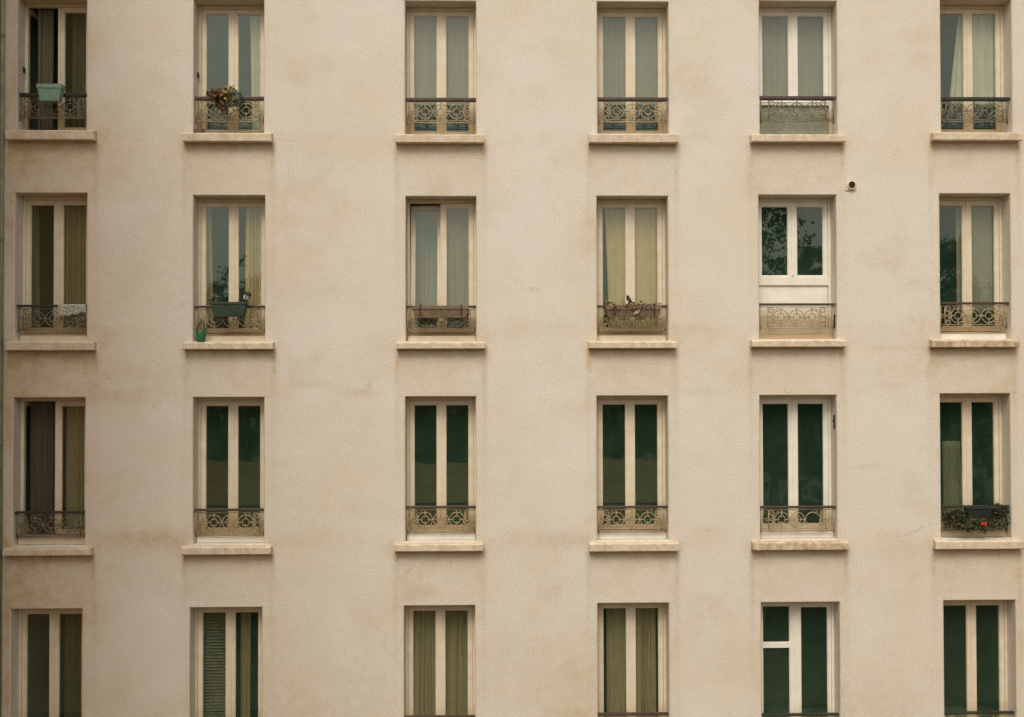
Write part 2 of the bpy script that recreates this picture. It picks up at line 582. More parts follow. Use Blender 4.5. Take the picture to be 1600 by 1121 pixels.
def build_wall():
    cols = [[WIN[(r, c)] for r in range(1, 5)] for c in range(1, 7)]
    xb = [X0] + [(max(w[1] for w in cols[i]) + min(w[0] for w in cols[i + 1])) / 2 for i in range(5)] + [9.6]
    zb = [12.6 + 3.6]
    for r in range(1, 4):
        zb.append((min(WIN[(r, c)][7] for c in range(1, 7)) + max(WIN[(r + 1, c)][2] for c in range(1, 7))) / 2)
    zb.append(2.6)
    mb = MB()
    st = []

    def patch(xa, xc, za, zc, step=0.06):
        nx, nz_ = max(1, int((xc - xa) / step)), max(1, int((zc - za) / step))
        base = len(mb.v)
        for j in range(nz_ + 1):
            for i in range(nx + 1):
                x, z = xa + (xc - xa) * i / nx, za + (zc - za) * j / nz_
                mb.v.append((x, 0, z))
                st.append(stain_shade_at(x, z))
        for j in range(nz_):
            for i in range(nx):
                a = base + j * (nx + 1) + i
                mb.f.append((a, a + 1, a + nx + 2, a + nx + 1))

    def q(a, b, c, d, s=0.12):
        mb.quad(a, b, c, d)
        st.extend([s] * 4)

    for r in range(1, 5):
        for c in range(1, 7):
            L, R, T, H, B = WIN[(r, c)][:5]
            xa, xc, zc, za = xb[c - 1], xb[c], zb[r - 1], zb[r]
            e = 0.012                       # rounded arris of the plaster
            xs, zs = [xa, L - e, R + e, xc], [za, B - e, T + e, zc]
            for i in range(3):
                for j in range(3):
                    if i == 1 and j == 1:
                        continue
                    patch(xs[i], xs[i + 1], zs[j], zs[j + 1])
            f = [(L - e, 0, B - e), (R + e, 0, B - e), (R + e, 0, T + e), (L - e, 0, T + e)]
            g = [(L, e, B), (R, e, B), (R, e, T), (L, e, T)]
            h = [(x, 0.42, z) for (x, y, z) in g]
            for k in range(4):
                k2 = (k + 1) % 4
                q(f[k], f[k2], g[k2], g[k], 0.25)
                q(g[k], g[k2], h[k2], h[k], 0.08)
    # the rest of the shell: wall beside, above and below, ends, back and roof
    q((9.6, 0, Z0), (X1, 0, Z0), (X1, 0, Z1), (9.6, 0, Z1))
    q((X0, 0, Z0), (9.6, 0, Z0), (9.6, 0, 2.6), (X0, 0, 2.6))
    q((X0, 0, 16.2), (9.6, 0, 16.2), (9.6, 0, Z1), (X0, 0, Z1))
    q((X1, 0, Z0), (X1, 11, Z0), (X1, 11, Z1), (X1, 0, Z1))
    q((X0, 11, Z0), (X0, 0, Z0), (X0, 0, Z1), (X0, 11, Z1))
    q((X1, 11, Z0), (X0, 11, Z0), (X0, 11, Z1), (X1, 11, Z1))
    q((X0, 0, Z1), (X1, 0, Z1), (X1, 11, Z1), (X0, 11, Z1))
    w = mb.build("wall", M["stucco"], house)
    a = w.data.attributes.new("stain_shade", 'FLOAT', 'POINT')
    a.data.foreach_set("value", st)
    co = MB()
    co.box(X0, X1, -0.35, -0.003, Z1 - 0.55, Z1 - 0.3)
    co.box(X0, X1, -0.22, -0.004, Z1 - 0.8, Z1 - 0.553)
    co.build("cornice", M["stucco"], house)


build_wall()


# --- sills: worn stone slabs with a slightly uneven front
def build_sill(w, material, seed):
    L, R, T, H, B, sl, sr, sb = w
    rnd = random.Random(seed)
    mb = MB()
    n = 40
    prof = [(0.10, 0.0), (-0.085, -0.018), (-0.105, -0.032), None, None, (0.10, 1)]
    rows = []
    for i in range(n + 1):
        x = sl + (sr - sl) * i / n
        j = [rnd.uniform(-1, 1) for _ in range(6)]
        top, hgt = B - 0.002, B - sb
        rows.append([(x, 0.12, top), (x, -0.102 + 0.003 * j[0], top - 0.016 + 0.002 * j[1]), (x, -0.124 + 0.006 * j[2], top - 0.034 + 0.007 * j[3]),
                     (x, -0.124 + 0.003 * j[4], sb + 0.012), (x, -0.112, sb + 0.003 * j[5]), (x, 0.12, sb)])
    for rw in rows:
        mb.v += rw
    for i in range(n):
        for k in range(5):
            a = i * 6 + k
            mb.f.append((a, a + 1, a + 7, a + 6))
    mb.f.append(tuple(range(6))[::-1])
    mb.f.append(tuple(n * 6 + k for k in range(6)))
    return mb.build("sill", material, house)


# --- railings: three ringed circles between scrolled ends under a flat handrail
def ring(mb, x, z, r, t, a0=0.0, a1=2 * PI, n=26):
    if abs(a1 - a0 - 2 * PI) < 1e-6:
        mb.tube([(x + r * math.cos(2 * PI * i / n), 0, z + r * math.sin(2 * PI * i / n)) for i in range(n)], t, 6, True)
    else:
        mb.tube([(x + r * math.cos(a0 + (a1 - a0) * i / n), 0, z + r * math.sin(a0 + (a1 - a0) * i / n)) for i in range(n + 1)], t, 6)


def knob(mb, x, z, r=0.013):
    mb.lathe((x, 0, z - r), [(r * 0.2, 0), (r * 0.8, r * 0.4), (r, r), (r * 0.8, r * 1.6), (r * 0.2, 2 * r)], 8)


def scroll_mesh(half, broken=False):
    mb = MB()
    zc, Rr, t = -0.218, 0.115, 0.0075
    mb.box(-half, half, -0.006, 0.006, -0.066, -0.054)
    mb.box(-half, half, -0.008, 0.008, -0.402, -0.386)
    mb.box(-half, half, -0.006, 0.006, -0.366, -0.356)
    for s in (-1, 1):
        mb.box(s * (half - 0.012) - 0.008, s * (half - 0.012) + 0.008, -0.008, 0.008, -0.44, -0.04)
        mb.box(s * 0.462 - 0.006, s * 0.462 + 0.006, -0.006, 0.006, -0.386, -0.054)
        # C scrolls, with curled ends
        for (cz, up) in ((zc + 0.108, 1), (zc - 0.112, -1)):
            ring(mb, s * 0.414, cz, 0.041, t, 0, 2 * PI)
            ring(mb, s * 0.414, cz - up * 0.008, 0.020, t * 0.8, 0.4, 4.8, 12)
            mb.tube([(s * 0.375, 0, cz - up * 0.01), (s * 0.372, 0, cz - up * 0.05), (s * 0.395, 0, cz - up * 0.085), (s * 0.455, 0, zc)], t * 0.9, 6)
        ring(mb, s * 0.385, zc + 0.026, 0.022, t * 0.8, 0, 2 * PI, 12)
        ring(mb, s * 0.385, zc - 0.026, 0.022, t * 0.8, 0, 2 * PI, 12)
        ring(mb, s * 0.492, zc, 0.024, t * 0.8, 0, 2 * PI, 14)
        knob(mb, s * 0.462, zc)
        mb.tube([(s * 0.30, 0, -0.06), (s * 0.31, 0, -0.09), (s * 0.355, 0, -0.115)], t * 0.8, 6)
    a = math.radians(15)
    for k in (-1, 0, 1):
        x = k * 0.25
        # interlaced outer circle: an arc that runs on into the crossing
        for up in (-1, 1):
            pts = []
            for i in range(21):
                an = a + (PI - 2 * a) * i / 20
                pts.append((x + Rr * math.cos(an), 0.0, zc + up * Rr * math.sin(an)))
            if k < 1:
                pts.insert(0, (x + 0.135, 0.0, zc - up * 0.014))
            else:
                pts.insert(0, (x + Rr, 0.0, zc))
            if k > -1:
                pts.append((x - 0.135, 0.0, zc - up * 0.014))
            else:
                pts.append((x - Rr, 0.0, zc))
            mb.tube(pts, t, 6)
        if broken and k == 1:
            continue
        ring(mb, x, zc, 0.058, t * 0.9, 0, 2 * PI, 20)
        for (dx, dz) in ((0, 1), (0, -1), (1, 0), (-1, 0)):
            knob(mb, x + dx * 0.088, zc + dz * 0.088, 0.014)
            mb.tube([(x + dx * 0.03, 0, zc + dz * 0.03), (x + dx * Rr, 0, zc + dz * Rr)], t * 0.75, 6)
        mb.tube([(x, 0, zc + Rr), (x, 0, -0.055)], t * 0.8, 6)
        mb.tube([(x, 0, zc - Rr), (x, 0, -0.39)], t * 0.8, 6)
        knob(mb, x, zc + Rr + 0.018, 0.012)
    for k in (-0.5, 0.5):
        knob(mb, k * 0.25, zc, 0.017)
    return mb


NARROW, WIDE, BROKEN = scroll_mesh(0.545), scroll_mesh(0.60), scroll_mesh(0.60, True)


def build_railing(r, c):
    L, R, T, H, B = WIN[(r, c)][:5]
    dark = c in (1,) or (r, c) in ((1, 6), (4, 5), (4, 6), (3, 6))
    src = WIDE if c == 5 else NARROW
    if (r, c) == (3, 5):
        src = BROKEN
    xc = (L + R) / 2
    hw = (R - L) / 2 - 0.003
    o = src.build("railing", M["iron_dark"] if c == 1 or (r, c) in ((1, 6), (1, 5), (3, 6)) else M["iron"], house, (xc, RY, H), True)
    th = 0.05 if r == 1 else 0.038
    hb = MB()
    hb.box(-hw, hw, -0.028, 0.028, -th, 0)
    hb.build("handrail", M["rail_dark"] if dark else M["rail"], o, bevel=0.006)
    return o


# --- windows
def wavy_pane(x0, x1, z0, z1, y, tx, tz):
    """a pane of glass 4 mm thick, leaning a hair so that no two panes mirror the same thing."""
    mb = MB()
    mb.box(x0, x1, y, y + 0.004, z0, z1)
    xm, zm = (x0 + x1) / 2, (z0 + z1) / 2
    mb.v = [(x, yy + tx * (x - xm) + tz * (z - zm), z) for (x, yy, z) in mb.v]
    return mb


def build_window(r, c):
    L, R, T, H, B = WIN[(r, c)][:5]
    rnd = random.Random(100 * r + c)
    W, Ht = R - L, T - B
    hw = W / 2
    loc = ((L + R) / 2, FY, B)
    tall = r != 1
    th = 0.095 if tall else 0.0             # white threshold under the frame
    fm = M["white_frame"] if c == 5 else M["frame"]
    fw = 0.045
    head = 0.062
    kind = {(1, 5): "obscure", (2, 5): "panel", (4, 5): "transom"}.get((r, c), "plain")
    low = {"obscure": 0.60, "panel": 1.005}.get(kind, th + 0.035)
    fr = MB()
    fr.box(-hw + 0.002, -hw + fw, 0, 0.075, th, Ht - 0.002)
    fr.box(hw - fw, hw - 0.002, 0, 0.075, th, Ht - 0.002)
    fr.box(-hw + fw, hw - fw, 0, 0.075, Ht - head, Ht - 0.002)
    fr.box(-hw + fw, hw - fw, -0.012, 0.075, th, th + 0.035)
    if kind == "obscure":
        fr.box(-hw + fw, hw - fw, -0.004, 0.075, low - 0.055, low)
        fr.box(-hw + fw, hw - fw, -0.010, 0.02, low - 0.012, low + 0.004)
    if kind == "panel":
        fr.box(-hw + fw, hw - fw, -0.004, 0.075, low - 0.125, low)
        fr.box(-hw + fw, hw - fw, 0.004, 0.07, 0.13, 0.20)
    win = fr.build("window", fm, house, loc, bevel=0.004)
    if kind == "obscure":
        pb = MB()
        pb.box(-hw + fw, hw - fw, 0.03, 0.045, th + 0.035, low - 0.055)
        pb.build("lower_panel", M["dullpanel"], win)
    if kind == "panel":
        pb = MB()
        pb.box(-hw + fw + 0.006, hw - fw - 0.006, 0.022, 0.05, 0.2, low - 0.131)
        pb.build("lower_panel", M["white_frame"], win)
        tag(win, "white framed window with a wide solid panel below its two panes")
    if kind == "obscure":
        tag(win, "white framed window with an obscured lower panel behind the railing")
    if th and kind != "panel":
        tb = MB()
        tb.box(-hw + 0.012, hw - 0.006, -0.12, 0.08, 0.003, th - 0.003)
        o = tb.build("threshold", M["white"] if (r, c) in ((3, 2), (3, 3), (3, 5), (2, 6), (3, 4)) else M["sillwhite"], win, bevel=0.008)
    elif kind == "panel":
        tb = MB()
        tb.box(-hw + 0.012, hw - 0.006, -0.10, 0.08, 0.003, th - 0.003)
        tb.build("threshold", M["frame"], win, bevel=0.008)
    else:
        for x in (-0.3, 0.3):
            tb = MB()
            tb.box(x - 0.03, x + 0.03, -0.017, -0.0125, 0.005, 0.018)
            tb.build("drain_slot", M["dark_metal"], win)
    # two casements meeting in the middle
    st = 0.068
    rail_b = 0.075 if kind in ("plain", "transom") else 0.03
    z0, z1 = low + 0.003, Ht - head - 0.003
    for s in (-1, 1):
        sb, gb = MB(), None
        xo, xi = -hw + fw + 0.003, -0.002
        if s > 0:
            xo, xi = hw - fw - 0.003, 0.002
        xa, xc = min(xo, xi), max(xo, xi)
        y0, y1 = 0.012, 0.058
        tr = 0.070
        if kind == "transom":
            st_in, st_out = (0.085, 0.05)
        else:
            st_in, st_out = st, st
        ga, gc = (xa + st_out, xc - st_in) if s < 0 else (xa + st_in, xc - st_out)
        top = z1 - (tr - (0.018 if kind == "transom" and s < 0 else 0.0))
        bot = z0 + rail_b
        sb.box(xa, ga, y0, y1, z0, z1)
        sb.box(gc, xc, y0, y1, z0, z1)
        sb.box(ga, gc, y0, y1, z0, bot)
        sb.box(ga, gc, y0, y1, top, z1)
        # glazing beads, a step back
        bd = 0.010
        sb.box(ga, ga + bd, y0 + 0.010, y1, bot, top)
        sb.box(gc - bd, gc, y0 + 0.010, y1, bot, top)
        sb.box(ga + bd, gc - bd, y0 + 0.010, y1, top - bd, top)
        sb.box(ga + bd, gc - bd, y0 + 0.010, y1, bot, bot + bd)
        if tall and kind == "plain":
            sb.box(xa + 0.01, xc - 0.01, y0 - 0.022, y0, z0 + 0.006, z0 + 0.034)      # weather bar
        if s > 0:
            sb.box(-0.020, 0.024, y0 - 0.012, y0 - 0.0005, z0 + 0.03, z1 - 0.01)      # cover strip over the joint
        zt = None
        if kind == "transom" and s < 0:
            zt = top - 0.585
            sb.box(ga, gc, y0 - 0.004, y1, zt - 0.09, zt)
        off = Vector((0, 0, 0))
        sash = sb.build("sash", fm, win, bevel=0.003)
        tx, tz = rnd.uniform(-0.006, 0.006), rnd.uniform(-0.004, 0.004)
        tx, tz = tx * 0.6, tz * 0.6
        spans = [(bot + 0.002, top - 0.002)] if zt is None else [(bot + 0.002, zt - 0.092), (zt + 0.002, top - 0.002)]
        for (pa, pb_) in spans:
            pm = wavy_pane(ga + 0.001, gc - 0.001, pa, pb_, 0.036, tx, tz)
            p = pm.build("pane", M["glass"], win)
            if (r, c) == (2, 3) and s < 0:
                p.location = (0.0, 0.0, z0)
                for v in p.data.vertices:
                    v.co.z -= z0
                p.rotation_euler = (math.radians(-4.5), 0, 0)
        if (r, c) in ((1, 1), (3, 1)) and s < 0:
            for q in [sash] + [k for k in win.children if k.name.startswith("pane")]:
                for v in q.data.vertices:
                    v.co.x -= xo
                q.location = (xo, 0, 0)
                q.rotation_euler = (0, 0, math.radians(84))
            tag(sash, "casement standing open into the room")
        if (r, c) == (2, 3) and s < 0:
            for v in sash.data.vertices:
                v.co.z -= z0
            sash.location = (0, 0, z0)
            sash.rotation_euler = (math.radians(-4.5), 0, 0)
            tag(sash, "casement tilted inwards at the top")
    return win


def build_room(r, c):
    L, R, T, H, B = WIN[(r, c)][:5]
    rb = MB()
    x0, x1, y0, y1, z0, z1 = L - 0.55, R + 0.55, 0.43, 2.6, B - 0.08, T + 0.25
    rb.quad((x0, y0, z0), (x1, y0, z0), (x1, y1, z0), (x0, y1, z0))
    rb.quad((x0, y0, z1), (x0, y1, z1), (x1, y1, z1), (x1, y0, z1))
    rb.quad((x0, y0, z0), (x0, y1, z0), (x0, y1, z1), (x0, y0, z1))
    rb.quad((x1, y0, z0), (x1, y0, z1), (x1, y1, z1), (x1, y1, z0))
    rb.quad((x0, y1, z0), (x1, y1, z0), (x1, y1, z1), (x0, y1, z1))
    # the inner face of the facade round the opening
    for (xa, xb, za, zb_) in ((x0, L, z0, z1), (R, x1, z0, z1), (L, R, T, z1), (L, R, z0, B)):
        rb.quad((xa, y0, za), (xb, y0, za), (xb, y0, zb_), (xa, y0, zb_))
    rb.build("room", M["room"], house)


weathered(M["frame"], 0.45, 0.85, (0.46, 0.33, 0.17), 0.85)
M["white_frame"] = weathered(mat("white window paint", (0.80, 0.76, 0.67), 0.45, 0.05, scale=4, bump=0.08, bscale=30), 0.45, 0.80, (0.52, 0.40, 0.23), 0.75)
M["dullpanel"] = mat("dull obscured panel", (0.30, 0.31, 0.22), 0.35, 0.12, scale=18)
M["sillwhite"] = mat("off white threshold paint", (0.72, 0.64, 0.50), 0.6, 0.08, scale=6, second=(0.66, 0.54, 0.38))

for key in WIN:
    build_window(*key)
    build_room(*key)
    build_sill(WIN[key], M["flaked"] if key in ((3, 5), (2, 6)) else M["sill"], key[0] * 10 + key[1])
    build_railing(*key)

# small iron fittings left on the reveals, and the vent by the fifth column
for (r, c, s, dz) in ((1, 1, -1, 1.02), (1, 2, -1, 0.98), (3, 5, 1, 1.88), (2, 5, 1, 0.30)):
    L, R, T, H, B = WIN[(r, c)][:5]
    cb = MB()
    if s < 0:
        cb.box(L + 0.001, L + 0.022, 0.19, 0.225, B + dz - 0.045, B + dz + 0.045)
        cb.box(L + 0.001, L + 0.040, 0.195, 0.215, B + dz - 0.01, B + dz + 0.01)
    else:
        cb.box(R - 0.018, R - 0.001, 0.08, 0.11, B + dz - 0.12, B + dz + 0.10)
        cb.box(R - 0.030, R - 0.001, 0.085, 0.105, B + dz - 0.02, B + dz + 0.02)
    cb.build("shutter_catch", M["dark_metal"], house)
vb = MB()
vb.box(-0.082, 0.082, -0.018, -0.002, -0.075, 0.065)
vb.lathe((0.008, -0.018, 0.008), [(0.072, 0), (0.070, 0.022), (0.056, 0.025), (0.054, 0.006)], 20, (0, -1, 0))
vent = vb.build("vent_pipe", M["sillwhite"], house, (5.757, 0, EYE + 2.99))
vh = MB()
vh.lathe((0.008, -0.026, 0.008), [(0.053, 0), (0.053, 0.006), (0.03, 0.012)], 20, (0, -1, 0))
vh.build("vent_opening_shade", M["hole"], vent)


# ------------------------------------------------------------------ curtains and blinds, hung inside the rooms
def curtain(r, c, xa, xb, material, label, name="curtain", ya=0.372, xa2=None, xb2=None, folds=5, top=None, bottom=0.0, amp=0.022, seed=0, group=None):
    """cloth from xa..xb (top) to xa2..xb2 (bottom), metres from the left of the opening, gathered in uneven folds."""
    L, R, T, H, B = WIN[(r, c)][:5]
    xa2 = xa if xa2 is None else xa2
    xb2 = xb if xb2 is None else xb2
    zt = T + 0.03 if top is None else top
    zb_ = B + bottom
    rnd = random.Random(seed + 17 * r + c)
    ph = [rnd.uniform(0, 6.28) for _ in range(4)]
    mb = MB()
    nx, nz_ = folds * 10, 14
    for j in range(nz_ + 1):
        v = j / nz_
        for i in range(nx + 1):
            u = i / nx
            x = (xa + (xb - xa) * u) * (1 - v) + (xa2 + (xb2 - xa2) * u) * v
            w = u + 0.07 * math.sin(2 * PI * u * 1.4 + ph[0]) + 0.03 * math.sin(2 * PI * u * 3.3 + ph[2]) + 0.02 * math.sin(v * 3 + ph[1] + 4 * u)
            y = amp * math.sin(2 * PI * w * folds + ph[2]) * (0.55 + 0.45 * math.sin(5.1 * u + ph[3]) + 0.35 * v) + amp * 0.5 * math.sin(2 * PI * w * folds * 2.3 + ph[3] + v)
            mb.v.append((x, y, (zt - zb_) * (1 - v)))
    for j in range(nz_):
        for i in range(nx):
            a = j * (nx + 1) + i
            mb.f.append((a, a + 1, a + nx + 2, a + nx + 1))
    o = mb.build(name, material, None, (L, ya, zb_), True)
    s = o.modifiers.new("cloth thickness", 'SOLIDIFY')
    s.thickness = 0.0015
    return tag(o, label, name.replace("_", " "), group or "curtains behind the windows")


V = M["voile"]
curtain(1, 1, 0.17, 0.40, M["dull"], "dim grey green curtain behind the window with the turquoise planter", folds=4)
curtain(1, 1, 0.72, 0.98, M["brown"], "dark narrow curtain at the right edge behind the turquoise planter's window", folds=3)
curtain(1, 2, 0.80, 1.03, M["sheer"], "white sheer curtain drawn aside above the dry potted plant", xa2=0.83, folds=4)
curtain(1, 3, 0.06, 1.06, V, "net curtain across the top row window third from the left", "net_curtain", folds=9, amp=0.012, bottom=0.50)
curtain(1, 4, 0.06, 1.06, V, "net curtain across the top row window fourth from the left", "net_curtain", folds=9, amp=0.012, seed=3, bottom=0.50)
curtain(1, 5, 0.06, 1.18, V, "net curtain behind the wide top row window with an obscured lower panel", "net_curtain", folds=9, amp=0.012, bottom=0.5)
curtain(1, 6, 0.62, 1.10, M["sheer"], "sheer white curtain filling the right pane of the top right window", folds=6, bottom=0.50)
curtain(1, 6, 0.48, 0.62, M["sheer"], "sheer white curtain flaring out across the left pane of the top right window", xa2=0.28, folds=4, bottom=0.50)
curtain(2, 1, 0.03, 0.21, M["dull"], "grey green curtain gathered left in the window with the lace cloth", xb2=0.25, folds=3)
curtain(2, 1, 0.58, 1.00, M["olive"], "olive brown curtain filling the right pane above the lace cloth", folds=6)
curtain(2, 2, 0.74, 1.03, M["yellow"], "straw yellow curtain behind the black lantern", xa2=0.72, folds=5)
curtain(2, 2, 0.08, 0.18, M["olive"], "narrow olive curtain at the left edge above the green watering can", xb2=0.23, folds=2)
curtain(2, 3, 0.55, 1.06, V, "net curtain in the right pane above the rusty empty planter", "net_curtain", folds=5, amp=0.012, bottom=0.46)
curtain(2, 3, 0.06, 0.55, V, "net curtain behind the tilted casement above the rusty planter", "net_curtain", ya=0.62, folds=5, amp=0.012, seed=4, bottom=0.46)
curtain(2, 4, 0.165, 0.58, M["yellow"], "yellowish curtain leaving a dark gap at the left above the withered planter", xa2=0.245, folds=4, amp=0.012)
curtain(2, 4, 0.58, 1.06, M["yellow"], "yellowish curtain filling the right pane above the withered planter", folds=4, amp=0.012, seed=5)
curtain(2, 6, 0.60, 1.10, V, "net curtain in the right pane of the second row window at the far right", "net_curtain", folds=6, amp=0.012, bottom=0.46)
curtain(2, 6, 0.44, 0.60, V, "net curtain at the edge of the left pane in the far right second row window", "net_curtain", folds=3, amp=0.012, bottom=0.46)
curtain(3, 1, 0.11, 0.52, M["brown"], "dark brown drape in the left pane at the third row's left end", folds=6)
curtain(3, 1, 0.68, 1.02, M["olive"], "olive drape in the right pane beside the brown drape", folds=5)
curtain(3, 6, 0.20, 0.50, M["dull"], "short pale cafe curtain hung halfway up behind the red geranium's window", xb2=0.60, folds=4, top=EYE - 1.12)
curtain(4, 1, 0.68, 1.02, M["brown"], "dark drape in the right pane at the bottom row's left end", folds=5)
curtain(4, 2, 0.70, 0.86, M["olive"], "narrow olive curtain in the pane right of the slatted blind", folds=3)
curtain(4, 3, 0.10, 0.56, M["olive"], "olive brown curtain in the left pane of the bottom row's third window", folds=5)
curtain(4, 3, 0.56, 1.03, M["olive"], "olive brown curtain in the right pane of the bottom row's third window", folds=5, seed=6)
curtain(4, 4, 0.18, 0.62, M["olive"], "olive curtain in the left pane of the bottom row's fourth window", folds=5, seed=7)
curtain(4, 4, 0.62, 0.98, M["olive"], "olive curtain in the right pane of the bottom row's fourth window", folds=5, seed=8)
# the slatted blind
L, R, T, H, B = WIN[(4, 2)][:5]
bl = MB()
bl.box(L + 0.07, L + 0.53, 0.385, 0.42, T - 0.10, T - 0.07)
z = T - 0.12
while z > B + 0.15:
    hh = 0.019 + random.uniform(-0.002, 0.002)
    a = random.uniform(-0.004, 0.004)
    bl.quad((L + 0.075, 0.388, z - hh + a), (L + 0.525, 0.388, z - hh - a), (L + 0.525, 0.412, z + hh - a), (L + 0.075, 0.412, z + hh + a))
    z -= 0.05
for x in (0.15, 0.45):
    bl.tube([(L + x, 0.40, T - 0.08), (L + x, 0.40, B + 0.15)], 0.002, 4)
tag(bl.build("slatted_blind", M["blind"]), "olive slatted blind lowered in the left pane of a bottom row window", "blind")


# ------------------------------------------------------------------ things on the railings and sills
def wx(r, c):
    w = WIN[(r, c)]
    return w[0], w[3], w[4]


def planter(name, x0, x1, z0, z1, material, label, y0=-0.11, y1=0.055, taper=0.02, rim=0.025, soil=True, group="planters hung on the railings"):
    """a trough with a rolled rim, hollow, with soil inside."""
    xc = (x0 + x1) / 2
    t = empty(name, (xc, 0, z0), label, "planter", group)
    hw, h = (x1 - x0) / 2, z1 - z0
    mb = MB()
    mb.frustum(-hw + 0.012, hw - 0.012, y0 + 0.010, y1 - 0.010, 0, h - rim - 0.004, taper, 0.015)
    mb.v = [v for v in mb.v]
    mb.f = [f for k, f in enumerate(mb.f) if k != 1]
    mb.build("trough", material, t, bevel=0.004)
    rb = MB()
    for (xa, xb, ya, yb) in ((-hw, hw, y0, y0 + 0.02), (-hw, hw, y1 - 0.02, y1), (-hw, -hw + 0.02, y0 + 0.02, y1 - 0.02), (hw - 0.02, hw, y0 + 0.02, y1 - 0.02)):
        rb.box(xa, xb, ya, yb, h - rim - 0.004, h)
    rb.build("rim", material, t, bevel=0.003)
    if soil:
        sb = MB()
        nx, ny = 16, 6
        for j in range(ny + 1):
            for i in range(nx + 1):
                x = -hw + 0.02 + (2 * hw - 0.04) * i / nx
                y = y0 + 0.02 + (y1 - y0 - 0.04) * j / ny
                sb.v.append((x, y, h - rim - 0.006 + random.uniform(0, 0.012)))
        for j in range(ny):
            for i in range(nx):
                a = j * (nx + 1) + i
                sb.f.append((a, a + 1, a + nx + 2, a + nx + 1))
        sb.build("soil", M["soil"], t, smooth=True)
    return t


def hooks(t, xs, h, y0, y1):
    for x in xs:
        hb = MB()
        hb.tube([(x, y0 - 0.008, h - 0.15), (x, y0 - 0.008, h - 0.02), (x, y0 + 0.012, h + 0.020), (x, (y0 + y1) / 2 + 0.06, h + 0.035), (x, y1 + 0.045, h + 0.03), (x, y1 + 0.06, h - 0.01)], 0.008, 6)
        hb.build("hook", M["dark_metal"], t)


def plant(name, loc, label, parts, cat="plant"):
    """parts: list of (part name, material, n, centre, radii, leaf size); stems run from the root to some leaves."""
    t = empty(name, loc, label, cat)
    sb = MB()
    for (pn, m, n, cc, rad, size) in parts:
        lb = MB()
        for i in range(n):
            while True:
                p = Vector((random.uniform(-1, 1), random.uniform(-1, 1), random.uniform(-1, 1)))
                if p.length < 1:
                    break
            p = Vector((cc[0] + p.x * rad[0], cc[1] + p.y * rad[1], cc[2] + p.z * rad[2]))
            lb.leaf(p, size * random.uniform(0.6, 1.3))
            if i % 6 == 0:
                q = Vector((cc[0] * 0.6 + random.uniform(-0.04, 0.04), 0, 0))
                mid = (q + p) / 2 + Vector((random.uniform(-0.02, 0.02), random.uniform(-0.02, 0.01), 0.03))
                sb.tube([q, mid, p], [0.004, 0.003, 0.0015], 5)
        lb.build(pn, m, t)
    sb.build("stem", M["twig"], t)
    return t


# top row, first window: turquoise planter
x, H, B = wx(1, 1)
planter("planter", x + 0.345, x + 0.735, H - 0.165, H + 0.095, M["teal"], "pale turquoise plastic planter hung over the top left railing", taper=0.035, rim=0.06)

# top row, second window: pot with a plant that has dried out on the left
x, H, B = wx(1, 2)
planter("planter", x + 0.49, x + 0.75, H - 0.175, H + 0.035, M["grey_green"], "small grey green pot on the railing, holding a half dried plant", taper=0.012, rim=0.02, y0=-0.10)
plant("potted_plant", (x + 0.56, -0.03, H - 0.02), "half dried plant with red brown leaves trailing over the top row railing", [
    ("dry_foliage", M["leaf_dry"], 170, (-0.14, -0.05, 0.01), (0.19, 0.06, 0.10), 0.05),
    ("hanging_foliage", M["leaf_dry"], 70, (-0.08, -0.085, -0.17), (0.05, 0.03, 0.17), 0.045),
    ("dark_foliage", M["leaf_dark"], 130, (-0.15, -0.03, -0.03), (0.15, 0.04, 0.12), 0.05),
    ("green_foliage", M["leaf_yellow"], 60, (0.03, -0.02, 0.07), (0.12, 0.05, 0.08), 0.055),
    ("trailing_foliage", M["leaf_yellow"], 46, (0.05, -0.115, -0.05), (0.11, 0.012, 0.11), 0.045),
    ("green_overhang_foliage", M["leaf"], 40, (0.05, -0.112, -0.03), (0.12, 0.012, 0.11), 0.05)])
db = MB()
db.frustum(-0.075, 0.075, -0.05, 0.05, 0.0, 0.055, 0.01, 0.01)
db.box(-0.08, 0.08, -0.055, 0.055, 0.055, 0.066)
tag(db.build("small_box", M["drab"], None, (x + 0.095, 0.03, B + 0.0), bevel=0.004), "small dark brown box on the sill below the dry plant", "box")

# second row, first window: lace cloth over the rail
x, H, B = wx(2, 1)
lc = MB()
nx, nz_ = 24, 16
for j in range(nz_ + 1):
    for i in range(nx + 1):
        u, v = i / nx, j / nz_
        sag = 0.215 - 0.035 * abs(u - 0.25) * 2 - 0.045 * max(0, u - 0.6) + 0.012 * math.sin(u * 21)
        d = v * (sag + 0.14)
        xx = x + 0.655 + u * 0.435
        if d < 0.10:
            p = (xx, RY + 0.034 + 0.003 * math.sin(u * 30), H - 0.10 + d)
        elif d < 0.168:
            p = (xx, RY + 0.034 - (d - 0.10), H + 0.005 + 0.002 * math.sin(u * 25))
        else:
            p = (xx, RY - 0.034 - 0.012 * (0.5 + 0.5 * math.sin(u * 17 + v)), H + 0.004 - (d - 0.168))
        lc.v.append(p)
for j in range(nz_):
    for i in range(nx):
        a = j * (nx + 1) + i
        lc.f.append((a, a + 1, a + nx + 2, a + nx + 1))
o = lc.build("lace_cloth", M["lace"], None, smooth=True)
s = o.modifiers.new("cloth thickness", 'SOLIDIFY')
s.thickness = 0.002
tag(o, "white lace cloth draped over the right half of a railing", "cloth")

